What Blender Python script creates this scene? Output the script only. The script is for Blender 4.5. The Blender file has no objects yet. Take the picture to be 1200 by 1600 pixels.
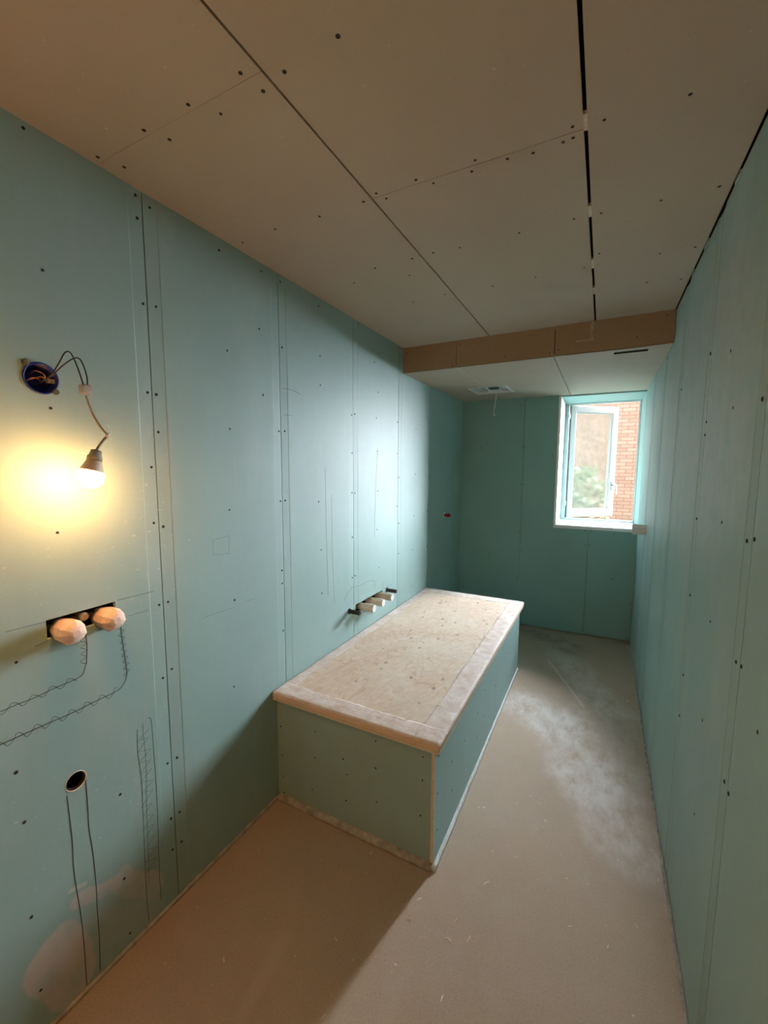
import bpy, bmesh, math, random
from mathutils import Vector, Matrix, noise
random.seed(7)
C = bpy.context.scene.collection
SC = bpy.context.scene
PI = math.pi

# ------------------------------------------------------------------ camera
cam = bpy.data.cameras.new('camera'); camo = bpy.data.objects.new('camera', cam); C.objects.link(camo)
cam.sensor_fit = 'VERTICAL'; cam.sensor_height = 24.0; cam.lens = 655.09 / 1600 * 24.0
cam.clip_start = 0.02; cam.clip_end = 200
ya, pi_, ro = math.radians(-27.40), math.radians(-6.152), math.radians(0.261)
fw = Vector((math.sin(ya)*math.cos(pi_), math.cos(ya)*math.cos(pi_), math.sin(pi_)))
r0 = fw.cross(Vector((0, 0, 1))).normalized(); u0 = r0.cross(fw)
rr = r0*math.cos(ro) + u0*math.sin(ro); uu = -r0*math.sin(ro) + u0*math.cos(ro)
camo.matrix_world = Matrix(((rr.x, uu.x, -fw.x, 1.2737), (rr.y, uu.y, -fw.y, 0.0), (rr.z, uu.z, -fw.z, 1.5474), (0, 0, 0, 1)))
SC.camera = camo

# ------------------------------------------------------------------ world, lights, exposure
SKY_STRENGTH = 1.6
SUN_STRENGTH = 140.0
BULB_STRENGTH = 210.0
FILL_POWER = 15.0
WARM = (1.0, 0.44, 0.15)
w = bpy.data.worlds.new('world'); SC.world = w; w.use_nodes = True
wn = w.node_tree; wn.nodes.clear()
wo = wn.nodes.new('ShaderNodeOutputWorld'); wb = wn.nodes.new('ShaderNodeBackground')
wg = wn.nodes.new('ShaderNodeTexCoord'); wsx = wn.nodes.new('ShaderNodeSeparateXYZ'); wr = wn.nodes.new('ShaderNodeValToRGB')
wn.links.new(wg.outputs['Generated'], wsx.inputs[0]); wn.links.new(wsx.outputs['Z'], wr.inputs[0])
wr.color_ramp.elements[0].position = 0.0; wr.color_ramp.elements[0].color = (0.80, 0.84, 0.88, 1)
wr.color_ramp.elements[0].position = 0.45; wr.color_ramp.elements[1].position = 0.95; wr.color_ramp.elements[1].color = (6.0, 6.5, 7.2, 1)   # overcast: brightest overhead
wn.links.new(wr.outputs[0], wb.inputs['Color']); wb.inputs['Strength'].default_value = SKY_STRENGTH
wn.links.new(wb.outputs[0], wo.inputs['Surface'])
pl = bpy.data.lights.new('window_daylight', 'AREA'); pl.shape = 'RECTANGLE'; pl.size = 0.72; pl.size_y = 1.24
plo = bpy.data.objects.new('window_daylight', pl); C.objects.link(plo)
plo.location = (1.235, 4.90, 1.60); plo.rotation_euler = (-PI/2, 0, 0)   # local -Z looks into the room
pl.cycles.is_portal = True
hl = bpy.data.lights.new('warm_fill', 'POINT'); hl.color = WARM; hl.energy = FILL_POWER; hl.shadow_soft_size = 0.12  # added warm fill without a body, unseen in the room behind the camera
hlo = bpy.data.objects.new('warm_fill', hl); C.objects.link(hlo); hlo.location = (0.45, -0.75, 1.15)
sl = bpy.data.lights.new('hazy_sun', 'SUN'); sl.energy = SUN_STRENGTH; sl.angle = math.radians(58); sl.color = (0.91, 0.96, 1.05)
slo = bpy.data.objects.new('hazy_sun', sl); C.objects.link(slo)
SAZ, SEL = math.radians(28), math.radians(18)
slo.rotation_euler = Vector((math.sin(SAZ)*math.cos(SEL), math.cos(SAZ)*math.cos(SEL), math.sin(SEL))).to_track_quat('Z', 'Y').to_euler()
SC.view_settings.view_transform = 'Standard'
SC.view_settings.look = 'None'
SC.view_settings.gamma = 1.0
SC.view_settings.exposure = 0.08
SC.view_settings.use_curve_mapping = False

# ------------------------------------------------------------------ room numbers (metres)
W = 1.5695; H = 2.366; HS = 2.1976
Y0 = -1.3
def yb(x): return 4.160 + 0.0264*x          # back wall, a touch out of square
def ys(x): return 2.739 - 0.0195*x          # bulkhead face
WX0, WZ0 = 0.895, 1.005                     # window opening
YW = 4.68                                   # inner face of the window frame

# ------------------------------------------------------------------ node helpers
class NT:
    def __init__(s, name, rough=0.6, spec=0.3):
        s.m = bpy.data.materials.new(name); s.m.use_nodes = True
        s.t = s.m.node_tree; s.b = s.t.nodes['Principled BSDF']
        s.b.inputs['Roughness'].default_value = rough
        s.b.inputs['Specular IOR Level'].default_value = spec
        s._co = None
    def n(s, k, **kw):
        x = s.t.nodes.new(k)
        for a, b in kw.items(): setattr(x, a, b)
        return x
    def l(s, a, b): s.t.links.new(a, b)
    def co(s):
        if not s._co: s._co = s.n('ShaderNodeTexCoord').outputs['Object']
        return s._co
    def scaled(s, sc):
        mp = s.n('ShaderNodeMapping'); mp.inputs['Scale'].default_value = sc
        s.l(s.co(), mp.inputs['Vector']); return mp.outputs[0]
    def noise(s, scale, detail=4, rough=.55, vec=None, dist=0):
        x = s.n('ShaderNodeTexNoise'); x.inputs['Scale'].default_value = scale
        x.inputs['Detail'].default_value = detail; x.inputs['Roughness'].default_value = rough
        x.inputs['Distortion'].default_value = dist
        s.l(vec if vec is not None else s.co(), x.inputs['Vector']); return x.outputs['Fac']
    def ramp(s, v, a, b, c0=(0, 0, 0), c1=(1, 1, 1)):
        x = s.n('ShaderNodeValToRGB'); e = x.color_ramp.elements
        e[0].position = a; e[0].color = (*c0, 1); e[1].position = b; e[1].color = (*c1, 1)
        s.l(v, x.inputs[0]); return x.outputs[0]
    def math(s, op, a, b=None, clamp=False):
        x = s.n('ShaderNodeMath', operation=op, use_clamp=clamp)
        for i, v in enumerate((a, b)):
            if v is None: continue
            if isinstance(v, (int, float)): x.inputs[i].default_value = v
            else: s.l(v, x.inputs[i])
        return x.outputs[0]
    def mix(s, f, a, b, mode='MIX'):
        x = s.n('ShaderNodeMix', data_type='RGBA', blend_type=mode)
        for i, v in ((0, f), (6, a), (7, b)):
            if isinstance(v, (int, float)): x.inputs[i].default_value = v
            elif isinstance(v, tuple): x.inputs[i].default_value = (*v, 1)
            else: s.l(v, x.inputs[i])
        return x.outputs[2]
    def seg(s, a, b, r, soft, warp=0.0, wscale=6.0):
        """mask = 1 inside distance r of the segment a-b, fading over soft (object space, metres)"""
        P = s.co()
        if warp:
            nz = s.n('ShaderNodeTexNoise'); nz.inputs['Scale'].default_value = wscale; nz.inputs['Detail'].default_value = 5
            s.l(P, nz.inputs['Vector'])
            vm = s.n('ShaderNodeVectorMath', operation='SUBTRACT'); s.l(nz.outputs['Color'], vm.inputs[0]); vm.inputs[1].default_value = (.5, .5, .5)
            vs = s.n('ShaderNodeVectorMath', operation='SCALE'); s.l(vm.outputs[0], vs.inputs[0]); vs.inputs['Scale'].default_value = warp
            va = s.n('ShaderNodeVectorMath', operation='ADD'); s.l(P, va.inputs[0]); s.l(vs.outputs[0], va.inputs[1]); P = va.outputs[0]
        a = Vector(a); b = Vector(b); ab = b-a; L2 = max(ab.dot(ab), 1e-9)
        pa = s.n('ShaderNodeVectorMath', operation='SUBTRACT'); s.l(P, pa.inputs[0]); pa.inputs[1].default_value = a
        d = s.n('ShaderNodeVectorMath', operation='DOT_PRODUCT'); s.l(pa.outputs[0], d.inputs[0]); d.inputs[1].default_value = ab/L2
        t = s.math('MULTIPLY', d.outputs['Value'], 1.0, clamp=True)
        q = s.n('ShaderNodeVectorMath', operation='SCALE'); q.inputs[0].default_value = ab; s.l(t, q.inputs['Scale'])
        e = s.n('ShaderNodeVectorMath', operation='SUBTRACT'); s.l(pa.outputs[0], e.inputs[0]); s.l(q.outputs[0], e.inputs[1])
        ln = s.n('ShaderNodeVectorMath', operation='LENGTH'); s.l(e.outputs[0], ln.inputs[0])
        mr = s.n('ShaderNodeMapRange', interpolation_type='SMOOTHSTEP'); s.l(ln.outputs['Value'], mr.inputs['Value'])
        mr.inputs['From Min'].default_value = r; mr.inputs['From Max'].default_value = r+soft
        mr.inputs['To Min'].default_value = 1; mr.inputs['To Max'].default_value = 0
        return mr.outputs[0]
    def color(s, c):
        if isinstance(c, tuple): s.b.inputs['Base Color'].default_value = (*c, 1)
        else: s.l(c, s.b.inputs['Base Color'])
    def bump(s, h, strength=.2, dist=.002):
        x = s.n('ShaderNodeBump'); x.inputs['Strength'].default_value = strength; x.inputs['Distance'].default_value = dist
        s.l(h, x.inputs['Height']); s.l(x.outputs[0], s.b.inputs['Normal'])

def plain(name, c, rough=.6, spec=.3, metal=0, var=.12, scale=40, bump=0.0):
    n = NT(name, rough, spec); n.b.inputs['Metallic'].default_value = metal
    d = tuple(max(0, x*(1-var)) for x in c); u = tuple(min(1, x*(1+var)) for x in c)
    f = n.noise(scale)
    n.color(n.ramp(f, .3, .7, d, u))
    if bump: n.bump(f, bump, .001)
    return n.m

GREEN = (0.300, 0.452, 0.432)
def green_board(name, marks=None, dusty=.25, streak=None, GREEN=GREEN):
    n = NT(name, .55, .45)
    big = n.noise(2.2, 5); fine = n.noise(260, 2, .7); fibre = n.noise(60, 3, .6, n.scaled((1, 1, .25)))
    c = n.ramp(big, .25, .75, tuple(x*.93 for x in GREEN), tuple(x*1.06 for x in GREEN))
    c = n.mix(n.math('MULTIPLY', n.ramp(fine, .35, .7), .16), c, (0.36, 0.52, 0.47))
    c = n.mix(n.math('MULTIPLY', n.ramp(fibre, .5, .8), .10), c, (0.20, 0.36, 0.33))
    dust = n.ramp(n.noise(5, 6, .65, n.scaled((1, 1, .35))), .5, .85)
    c = n.mix(n.math('MULTIPLY', dust, dusty), c, (0.56, 0.58, 0.55))
    if streak:      # scuffed, pale paper flecks
        for (a, b, r) in streak:
            m = n.seg(a, b, r, .12)
            fl = n.ramp(n.noise(95, 3, .6, n.scaled((1, .45, 1.3))), .66, .70)
            c = n.mix(n.math('MULTIPLY', n.math('MULTIPLY', m, fl), .55), c, (0.66, 0.66, 0.58))
    if marks:
        for (a, b, r, soft, warp, op, colr) in marks:
            m = n.seg(a, b, r, soft, warp, 9.0)
            tx = n.ramp(n.noise(14, 5, .6), .2, .55)
            c = n.mix(n.math('MULTIPLY', n.math('MULTIPLY', m, tx), op), c, colr)
    n.color(c)
    h = n.math('ADD', n.noise(420, 2), n.math('MULTIPLY', n.noise(35, 4), .8))
    n.bump(h, .12, .0006)
    return n.m

def beige_board(name):
    n = NT(name, .75, .25)
    A = (0.49, 0.415, 0.325)
    c = n.ramp(n.noise(1.6, 5), .25, .75, tuple(x*.93 for x in A), tuple(x*1.07 for x in A))
    c = n.mix(n.math('MULTIPLY', n.ramp(n.noise(300, 2, .7), .4, .7), .15), c, (0.60, 0.54, 0.46))
    spk = n.ramp(n.noise(55, 2, .5), .735, .76)
    c = n.mix(n.math('MULTIPLY', spk, .6), c, (0.66, 0.62, 0.56))
    n.color(c); n.bump(n.noise(380, 2), .12, .0006)
    return n.m

PLASTER = (0.58, 0.51, 0.46)
M = {}
M['green_left'] = green_board('green_board_left',
    marks=[((0, .49, .20), (0, .525, .075), .062, .012, .06, .85, PLASTER),
           ((0, .55, .300), (0, .66, .255), .018, .008, .05, .75, PLASTER),
           ((0, .68, .25), (0, .78, .12), .030, .010, .06, .6, PLASTER),
           ((0, .58, .18), (0, .74, .05), .03, .05, .05, .22, PLASTER),
           ((0, .538, .350), (0, .575, .335), .004, .005, .01, .6, (0.62, 0.62, 0.5))],
    streak=[((0, .40, 1.28), (0, .86, 1.30), .10), ((0, .80, .6), (0, .82, 1.6), .03), ((0, .42, .55), (0, .7, .45), .12)])
M['green_right'] = green_board('green_board_right', dusty=.42,
    marks=[((W, 1.7, 1.75), (W, 3.6, 1.65), .32, .35, .25, .45, (0.58, 0.56, 0.53)),
           ((W, 3.5, 1.0), (W, 3.5, .2), .06, .12, .1, .35, (0.58, 0.60, 0.58))])
M['green'] = green_board('green_board_plain', dusty=.14, streak=[((-.08, -.907, .36), (.06, -.907, .42), .06), ((.2, -.907, .1), (.36, -.907, .12), .05)])
M['green_back'] = green_board('green_board_back', dusty=.05, GREEN=(0.235, 0.43, 0.40))  # back wall: deeper green and less dust than the side walls
M['beige'] = beige_board('beige_board')
M['bulkhead_brown'] = plain('bulkhead_face_brown', (0.37, 0.255, 0.15), .8, .2, var=.08, scale=140)  # bulkhead face: browner and darker than the beige ceiling boards
M['core'] = plain('board_core', (0.70, 0.62, 0.50), .85, .15, scale=90)
M['white_bead'] = plain('white_corner_bead', (0.90, 0.91, 0.90), .5, .4, scale=60, var=.05)
M['cavity'] = plain('stud_cavity', (0.035, 0.026, 0.02), .9, .1)
M['joist'] = plain('joist_wood', (0.30, 0.20, 0.12), .8, .2, scale=25)
M['white_pvc'] = plain('white_window_pvc', (0.72, 0.71, 0.70), .3, .5, var=.03)
M['gasket'] = plain('rubber_gasket', (0.05, 0.05, 0.055), .6, .3)
M['steel'] = plain('grey_steel', (0.55, 0.55, 0.55), .35, .5, metal=.8)
M['screw'] = plain('screw_black', (0.018, 0.017, 0.016), .6, .3)
M['pencil'] = plain('pencil_graphite', (0.055, 0.065, 0.065), .6, .3, var=.3, scale=120)
M['pencil_soft'] = plain('pencil_faint', (0.17, 0.24, 0.22), .6, .3, var=.25, scale=120)
M['blue'] = plain('blue_plastic', (0.015, 0.03, 0.22), .35, .5)
M['black_wire'] = plain('black_wire', (0.02, 0.02, 0.022), .45, .4)
M['grey_wire'] = plain('grey_cable', (0.42, 0.38, 0.30), .5, .4)
M['copper'] = plain('copper_wire', (0.75, 0.33, 0.10), .35, .5, metal=.6)
M['lug'] = plain('olive_lug', (0.10, 0.10, 0.06), .6, .3)
M['black_plastic'] = plain('black_plastic', (0.03, 0.028, 0.028), .55, .35, scale=200)
M['red_plastic'] = plain('red_plastic', (0.30, 0.02, 0.02), .45, .4)
M['cap_body'] = plain('cap_plastic', (0.82, 0.72, 0.58), .45, .4, var=.06, scale=50)
M['white_metal'] = plain('white_metal', (0.80, 0.80, 0.78), .4, .4, var=.03)
M['foam_grey'] = plain('grey_foam_strip', (0.42, 0.40, 0.36), .9, .1, var=.3, scale=30, bump=.5)
M['foam_white'] = plain('white_foam_strip', (0.66, 0.68, 0.66), .9, .1, var=.15, scale=40, bump=.4)
M['smear'] = plain('plaster_smear', (0.46, 0.35, 0.24), .9, .1, var=.2)
M['light_cable'] = plain('light_grey_cable', (0.72, 0.72, 0.68), .5, .4)
M['chip'] = plain('wood_chip', (0.78, 0.64, 0.46), .8, .2, scale=60)
M['hall'] = plain('hall_plaster', (0.5, 0.46, 0.4), .9, .1)
M['lampbase'] = plain('lamp_base', (0.92, 0.70, 0.52), .45, .4, var=.04)

# translucent connector
n = NT('clear_connector', .15, .5); n.b.inputs['Transmission Weight'].default_value = .6
n.color(n.ramp(n.noise(80), .3, .7, (.85, .78, .7), (.95, .9, .85))); M['clear'] = n.m
# caps: pale pink milky plastic
n = NT('milky_cap', .4, .45); n.color(n.ramp(n.noise(25, 3), .3, .75, (0.80, 0.60, 0.50), (0.86, 0.72, 0.64)))
n.b.inputs['Subsurface Weight'].default_value = .25; n.b.inputs['Subsurface Radius'].default_value = (.02, .01, .006); n.b.inputs['Subsurface Scale'].default_value = .5
M['milky'] = n.m
# light bulb globe
n = NT('lamp_glass', .3, .5)
n.b.inputs['Emission Color'].default_value = (*WARM, 1); n.b.inputs['Emission Strength'].default_value = BULB_STRENGTH
n.color(n.ramp(n.noise(10), .3, .7, (.9, .9, .88), (.95, .95, .93))); M['globe'] = n.m

# floor screed
n = NT('screed_floor', .8, .25)
A = (0.44, 0.345, 0.255)
c = n.ramp(n.noise(1.3, 6, .6), .25, .75, tuple(x*.84 for x in A), tuple(x*1.08 for x in A))
c = n.mix(n.math('MULTIPLY', n.ramp(n.noise(240, 3, .8), .42, .66), .5), c, (0.56, 0.46, 0.36))
c = n.mix(n.math('MULTIPLY', n.ramp(n.noise(150, 3, .8), .52, .70), .4), c, (0.27, 0.205, 0.15))
c = n.mix(n.math('MULTIPLY', n.ramp(n.noise(7, 6, .7), .5, .8), .35), c, (0.48, 0.43, 0.38))
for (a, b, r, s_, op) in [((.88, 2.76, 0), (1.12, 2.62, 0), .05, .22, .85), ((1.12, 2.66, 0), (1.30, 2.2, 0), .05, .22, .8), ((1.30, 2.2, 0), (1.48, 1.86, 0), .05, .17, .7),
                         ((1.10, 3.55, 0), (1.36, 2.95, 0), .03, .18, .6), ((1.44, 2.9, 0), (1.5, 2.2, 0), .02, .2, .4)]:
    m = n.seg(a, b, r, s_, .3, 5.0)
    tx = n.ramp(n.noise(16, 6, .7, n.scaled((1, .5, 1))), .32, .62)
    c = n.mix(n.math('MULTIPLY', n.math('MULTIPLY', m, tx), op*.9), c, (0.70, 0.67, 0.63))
c = n.mix(n.math('MULTIPLY', n.seg((.962, 3.50, 0), (1.245, 2.89, 0), .004, .006), .6), c, (0.66, 0.62, 0.58))
c = n.mix(n.math('MULTIPLY', n.seg((.42, .95, 0), (.46, .72, 0), .005, .03, .08), .18), c, (0.62, 0.52, 0.42))
c = n.mix(n.math('MULTIPLY', n.math('MULTIPLY', n.seg((.7, 4.05, 0), (1.1, 3.85, 0), .05, .15, .2), n.ramp(n.noise(9, 5), .35, .6)), .5), c, (0.17, 0.155, 0.14))
fl = n.ramp(n.noise(75, 2, .4), .745, .76)
c = n.mix(n.math('MULTIPLY', fl, .7), c, (0.75, 0.68, 0.58))
n.color(c); n.bump(n.math('ADD', n.noise(260, 3), n.noise(20, 4)), .15, .001)
M['floor'] = n.m

# plywood
n = NT('dusty_plywood', .7, .25)
P_ = n.scaled((1.0, .32, 1))
nz = n.noise(3.2, 3, .5, P_, .3)
rings = n.math('FRACT', n.math('MULTIPLY', nz, 26))
line = n.ramp(rings, .0, .22, (1, 1, 1), (0, 0, 0))
c = n.ramp(n.noise(4, 5), .3, .7, (0.66, 0.49, 0.345), (0.74, 0.58, 0.43))
c = n.mix(n.math('MULTIPLY', line, .58), c, (0.47, 0.28, 0.16))
c = n.mix(n.math('MULTIPLY', n.ramp(n.noise(3.3, 6, .6), .36, .66), .55), c, (0.74, 0.66, 0.57))
vo = n.n('ShaderNodeTexVoronoi'); vo.inputs['Scale'].default_value = 10.5; n.l(n.scaled((1.3, .75, 1)), vo.inputs['Vector'])
c = n.mix(n.math('MULTIPLY', n.ramp(vo.outputs['Distance'], .06, .15, (1, 1, 1), (0, 0, 0)), .75), c, (0.23, 0.12, 0.07))
c = n.mix(n.math('MULTIPLY', n.ramp(n.noise(26, 6, .75), .48, .66), .45), c, (0.84, 0.76, 0.70))
c = n.mix(n.math('MULTIPLY', n.ramp(n.noise(90, 3, .6), .60, .72), .30), c, (0.45, 0.30, 0.20))
n.color(c); n.bump(n.noise(120, 4), .2, .001)
M['ply'] = n.m
n = NT('lid_board', .75, .2)
c = n.ramp(n.noise(9, 5), .3, .7, (0.68, 0.50, 0.35), (0.78, 0.61, 0.46)); n.color(c); M['lidboard'] = n.m
# protective film, dusty
n = NT('dusty_film', .62, .3)
c = n.ramp(n.noise(14, 6, .7), .3, .68, (0.62, 0.47, 0.38), (0.84, 0.77, 0.72))
c = n.mix(n.math('MULTIPLY', n.ramp(n.noise(60, 4, .7), .55, .75), .5), c, (0.84, 0.80, 0.78))
n.color(c); n.bump(n.noise(45, 6, .7, None, 1.2), .6, .004); M['film'] = n.m

# bricks
n = NT('pale_brick', .9, .15)
sp = n.n('ShaderNodeSeparateXYZ'); n.l(n.co(), sp.inputs[0]); cb = n.n('ShaderNodeCombineXYZ')
n.l(sp.outputs['X'], cb.inputs['X']); n.l(sp.outputs['Z'], cb.inputs['Y'])
br = n.n('ShaderNodeTexBrick'); n.l(cb.outputs[0], br.inputs['Vector'])
br.inputs['Scale'].default_value = 1; br.inputs['Brick Width'].default_value = .22; br.inputs['Row Height'].default_value = .066
br.inputs['Mortar Size'].default_value = .006; br.inputs['Color1'].default_value = (0.40, 0.27, 0.20, 1)
br.inputs['Color2'].default_value = (0.56, 0.37, 0.29, 1); br.inputs['Mortar'].default_value = (0.22, 0.125, 0.10, 1)
n.color(n.mix(n.math('MULTIPLY', n.noise(30), .5), br.outputs['Color'], (0.60, 0.42, 0.33)))
M['brick'] = n.m
n = NT('grass_ground', .9, .1); n.color(n.ramp(n.noise(9, 5), .3, .7, (0.035, 0.04, 0.02), (0.06, 0.07, 0.035))); M['ground'] = n.m
n = NT('leaf', .6, .3); n.color(n.ramp(n.noise(6, 4), .3, .7, (0.11, 0.13, 0.05), (0.20, 0.22, 0.10))); M['leaf'] = n.m
n = NT('facade_outer', .9, .1); n.color(n.ramp(n.noise(9, 5), .3, .7, (0.05, 0.038, 0.032), (0.075, 0.055, 0.045))); M['facade'] = n.m

# frosted, misted glass
n = NT('misted_glass', .17, .5); n.b.inputs['Transmission Weight'].default_value = .85
n.color(n.ramp(n.noise(22, 5, .6), .4, .62, (.78, .86, .80), (.92, .96, .93))); n.b.inputs['IOR'].default_value = 1.15
M['glass'] = n.m

# ------------------------------------------------------------------ mesh helpers
def obj(name, bm, mat=None, parent=None, smooth=False, loc=None):
    me = bpy.data.meshes.new(name)
    if bm.faces: bmesh.ops.recalc_face_normals(bm, faces=bm.faces)
    bm.to_mesh(me); bm.free()
    for m_ in (mat if isinstance(mat, (list, tuple)) else [mat]):
        if m_: me.materials.append(m_)
    if smooth:
        for p in me.polygons: p.use_smooth = True
    o = bpy.data.objects.new(name, me); C.objects.link(o)
    if parent is not None:
        o.parent = parent
        if loc is None and parent.location.length > 0:      # meshes are written in world metres
            me.transform(Matrix.Translation(-parent.location))
    if loc is not None: o.location = loc
    return o
def box(bm, x0, x1, y0, y1, z0, z1, bev=0.0, seg=2, mi=0):
    b2 = bmesh.new()
    bmesh.ops.create_cube(b2, size=1)
    for v in b2.verts:
        v.co = Vector(((x0+x1)/2 + v.co.x*(x1-x0), (y0+y1)/2 + v.co.y*(y1-y0), (z0+z1)/2 + v.co.z*(z1-z0)))
    if bev: bmesh.ops.bevel(b2, geom=b2.edges[:], offset=bev, segments=seg, profile=.5, affect='EDGES')
    for f in b2.faces: f.material_index = mi
    merge(bm, b2)
def merge(bm, b2):
    me = bpy.data.meshes.new('t'); b2.to_mesh(me); b2.free(); bm.from_mesh(me); bpy.data.meshes.remove(me)
def prism(bm, pts, z0, z1, axis='z'):
    """extrude polygon pts; axis z: (x,y); axis x: (y,z) from x=z0 to z1; axis y: (x,z)"""
    def mk(p, h):
        return {'z': (p[0], p[1], h), 'x': (h, p[0], p[1]), 'y': (p[0], h, p[1])}[axis]
    a = [bm.verts.new(mk(p, z0)) for p in pts]; b = [bm.verts.new(mk(p, z1)) for p in pts]
    bm.faces.new(a); bm.faces.new(b[::-1])
    for i in range(len(pts)):
        j = (i+1) % len(pts); bm.faces.new((a[i], a[j], b[j], b[i]))
def hexa(bm, low, high):
    """low / high: four corner points each"""
    a = [bm.verts.new(p) for p in low]; b = [bm.verts.new(p) for p in high]
    bm.faces.new(a[::-1]); bm.faces.new(b)
    for i in range(4):
        j = (i+1) % 4; bm.faces.new((a[i], a[j], b[j], b[i]))
def lathe(bm, prof, origin, axis, seg=24, squash=None, rib=None):
    """prof: (distance along axis, radius)"""
    ax = Vector(axis).normalized(); o = Vector(origin)
    up = Vector((0, 0, 1)) if abs(ax.z) < .9 else Vector((0, 1, 0))
    e1 = ax.cross(up).normalized(); e2 = ax.cross(e1)
    rings = []
    for d, r in prof:
        if r < 1e-6: rings.append([bm.verts.new(o+ax*d)]); continue
        ring = []
        for k in range(seg):
            t = 2*PI*k/seg; q = r*(1 if not rib else rib(k, d))
            ring.append(bm.verts.new(o+ax*d+e1*(q*math.cos(t))+e2*(q*math.sin(t))))
        rings.append(ring)
    for a, b in zip(rings, rings[1:]):
        if len(a) == 1 and len(b) == 1: continue
        for k in range(seg):
            k2 = (k+1) % seg
            if len(a) == 1: bm.faces.new((a[0], b[k], b[k2]))
            elif len(b) == 1: bm.faces.new((a[k2], a[k], b[0]))
            else: bm.faces.new((a[k], b[k], b[k2], a[k2]))
    for ring in (rings[0], rings[-1]):
        if len(ring) > 2: bm.faces.new(ring)
def smoothpath(pts, sub=6):
    P = [Vector(p) for p in pts]; out = []
    for i in range(len(P)-1):
        p0 = P[max(i-1, 0)]; p1 = P[i]; p2 = P[i+1]; p3 = P[min(i+2, len(P)-1)]
        for k in range(sub):
            t = k/sub
            out.append(.5*((2*p1)+(-p0+p2)*t+(2*p0-5*p1+4*p2-p3)*t*t+(-p0+3*p1-3*p2+p3)*t**3))
    out.append(P[-1]); return out
def tube(bm, pts, r, seg=8, flat=None):
    P = [Vector(p) for p in pts]; rings = []
    prev = None
    for i, p in enumerate(P):
        t = (P[min(i+1, len(P)-1)]-P[max(i-1, 0)])
        t = t.normalized() if t.length > 1e-9 else Vector((0, 0, 1))
        if prev is None: e1 = t.orthogonal().normalized()
        else:
            e1 = prev-t*prev.dot(t)
            e1 = e1.normalized() if e1.length > 1e-6 else t.orthogonal().normalized()
        prev = e1; e2 = t.cross(e1); ring = []
        rad = r(i/(len(P)-1)) if callable(r) else r
        for k in range(seg):
            a = 2*PI*k/seg; v = e1*math.cos(a)*rad+e2*math.sin(a)*rad
            if flat: v[flat[0]] *= flat[1]
            ring.append(bm.verts.new(p+v))
        rings.append(ring)
    for a, b in zip(rings, rings[1:]):
        for k in range(seg):
            k2 = (k+1) % seg; bm.faces.new((a[k], a[k2], b[k2], b[k]))
    bm.faces.new(rings[0]); bm.faces.new(rings[-1])
def thing(name, label, cat, loc=(0, 0, 0), group=None):
    o = bpy.data.objects.new(name, None); C.objects.link(o); o.location = loc; o.empty_display_size = .05
    o['label'] = label; o['category'] = cat
    if group: o['group'] = group
    return o
def tag(o, label, cat, group=None):
    o['label'] = label; o['category'] = cat
    if group: o['group'] = group
    return o
def struct(name, bm, mat, label, parent=None, **kw):
    o = obj(name, bm, mat, parent, **kw)
    if parent is None: o['kind'] = 'structure'; o['label'] = label; o['category'] = name.split('_')[0]
    return o
def cut(o, cutters):
    """boolean the list of bmeshes out of object o and bake the result"""
    for cb_ in cutters:
        co = obj('cutter', cb_)
        md = o.modifiers.new('b', 'BOOLEAN'); md.operation = 'DIFFERENCE'; md.object = co; md.solver = 'EXACT'
        dg = bpy.context.evaluated_depsgraph_get(); dg.update()
        me = bpy.data.meshes.new_from_object(o.evaluated_get(dg))
        o.modifiers.clear(); o.data = me
        bpy.data.objects.remove(co)

def taper_profile(seams, y0, y1, sgn, x=0.0, thick=.0125, tw=.048, td=.0022, gap=.0017):
    """outline of a run of tapered-edge boards seen from above; sgn = direction of the room"""
    pts = [(x, y0)]
    for s in seams:
        if s-tw > y0: pts += [(x, s-tw), (x-sgn*td*.45, s-tw+.003), (x-sgn*td, s-gap)]
        pts += [(x-sgn*.009, s-gap), (x-sgn*.009, s+gap)]
        if s+tw < y1: pts += [(x-sgn*td, s+gap), (x-sgn*td*.45, s+tw-.003), (x, s+tw)]
    pts += [(x, y1), (x-sgn*thick, y1), (x-sgn*thick, y0)]
    return pts

# ------------------------------------------------------------------ floor
bm = bmesh.new(); box(bm, -.20, W+.20, Y0-1.6, 4.45, -.12, 0)
struct('floor', bm, M['floor'], 'grey-beige screed floor with pale plaster dust')

# ------------------------------------------------------------------ left wall
bm = bmesh.new()
prism(bm, taper_profile([.266-.6, .266, .866, 1.464, 2.075, 2.672, 3.258, 3.86], Y0, 4.16, 1), .010, H+.02)
wall_left = struct('wall_left', bm, M['green_left'], 'green moisture-resistant plasterboard wall with the light bulb')
c1 = bmesh.new(); box(c1, -.05, .05, .535, .712, 1.091, 1.143)
c2 = bmesh.new(); lathe(c2, [(-.05, .0375), (.05, .0375)], (0, .568, 1.766), (1, 0, 0), 40)
c3 = bmesh.new(); lathe(c3, [(-.05, .0265), (.05, .0265)], (0, .574, .661), (1, 0, 0), 40)
c4 = bmesh.new(); box(c4, -.05, .05, 2.095, 2.440, .668, .722)
cut(wall_left, [c1, c2, c3, c4])
bm = bmesh.new(); box(bm, -.24, -.16, Y0-1.6, 4.45, -.12, 2.7)
box(bm, -.16, -.0125, Y0, Y0+.05, 0, 2.7); box(bm, -.16, -.0125, 4.1, 4.15, 0, 2.7)
obj('stud_backing', bm, M['cavity'], wall_left)

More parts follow.
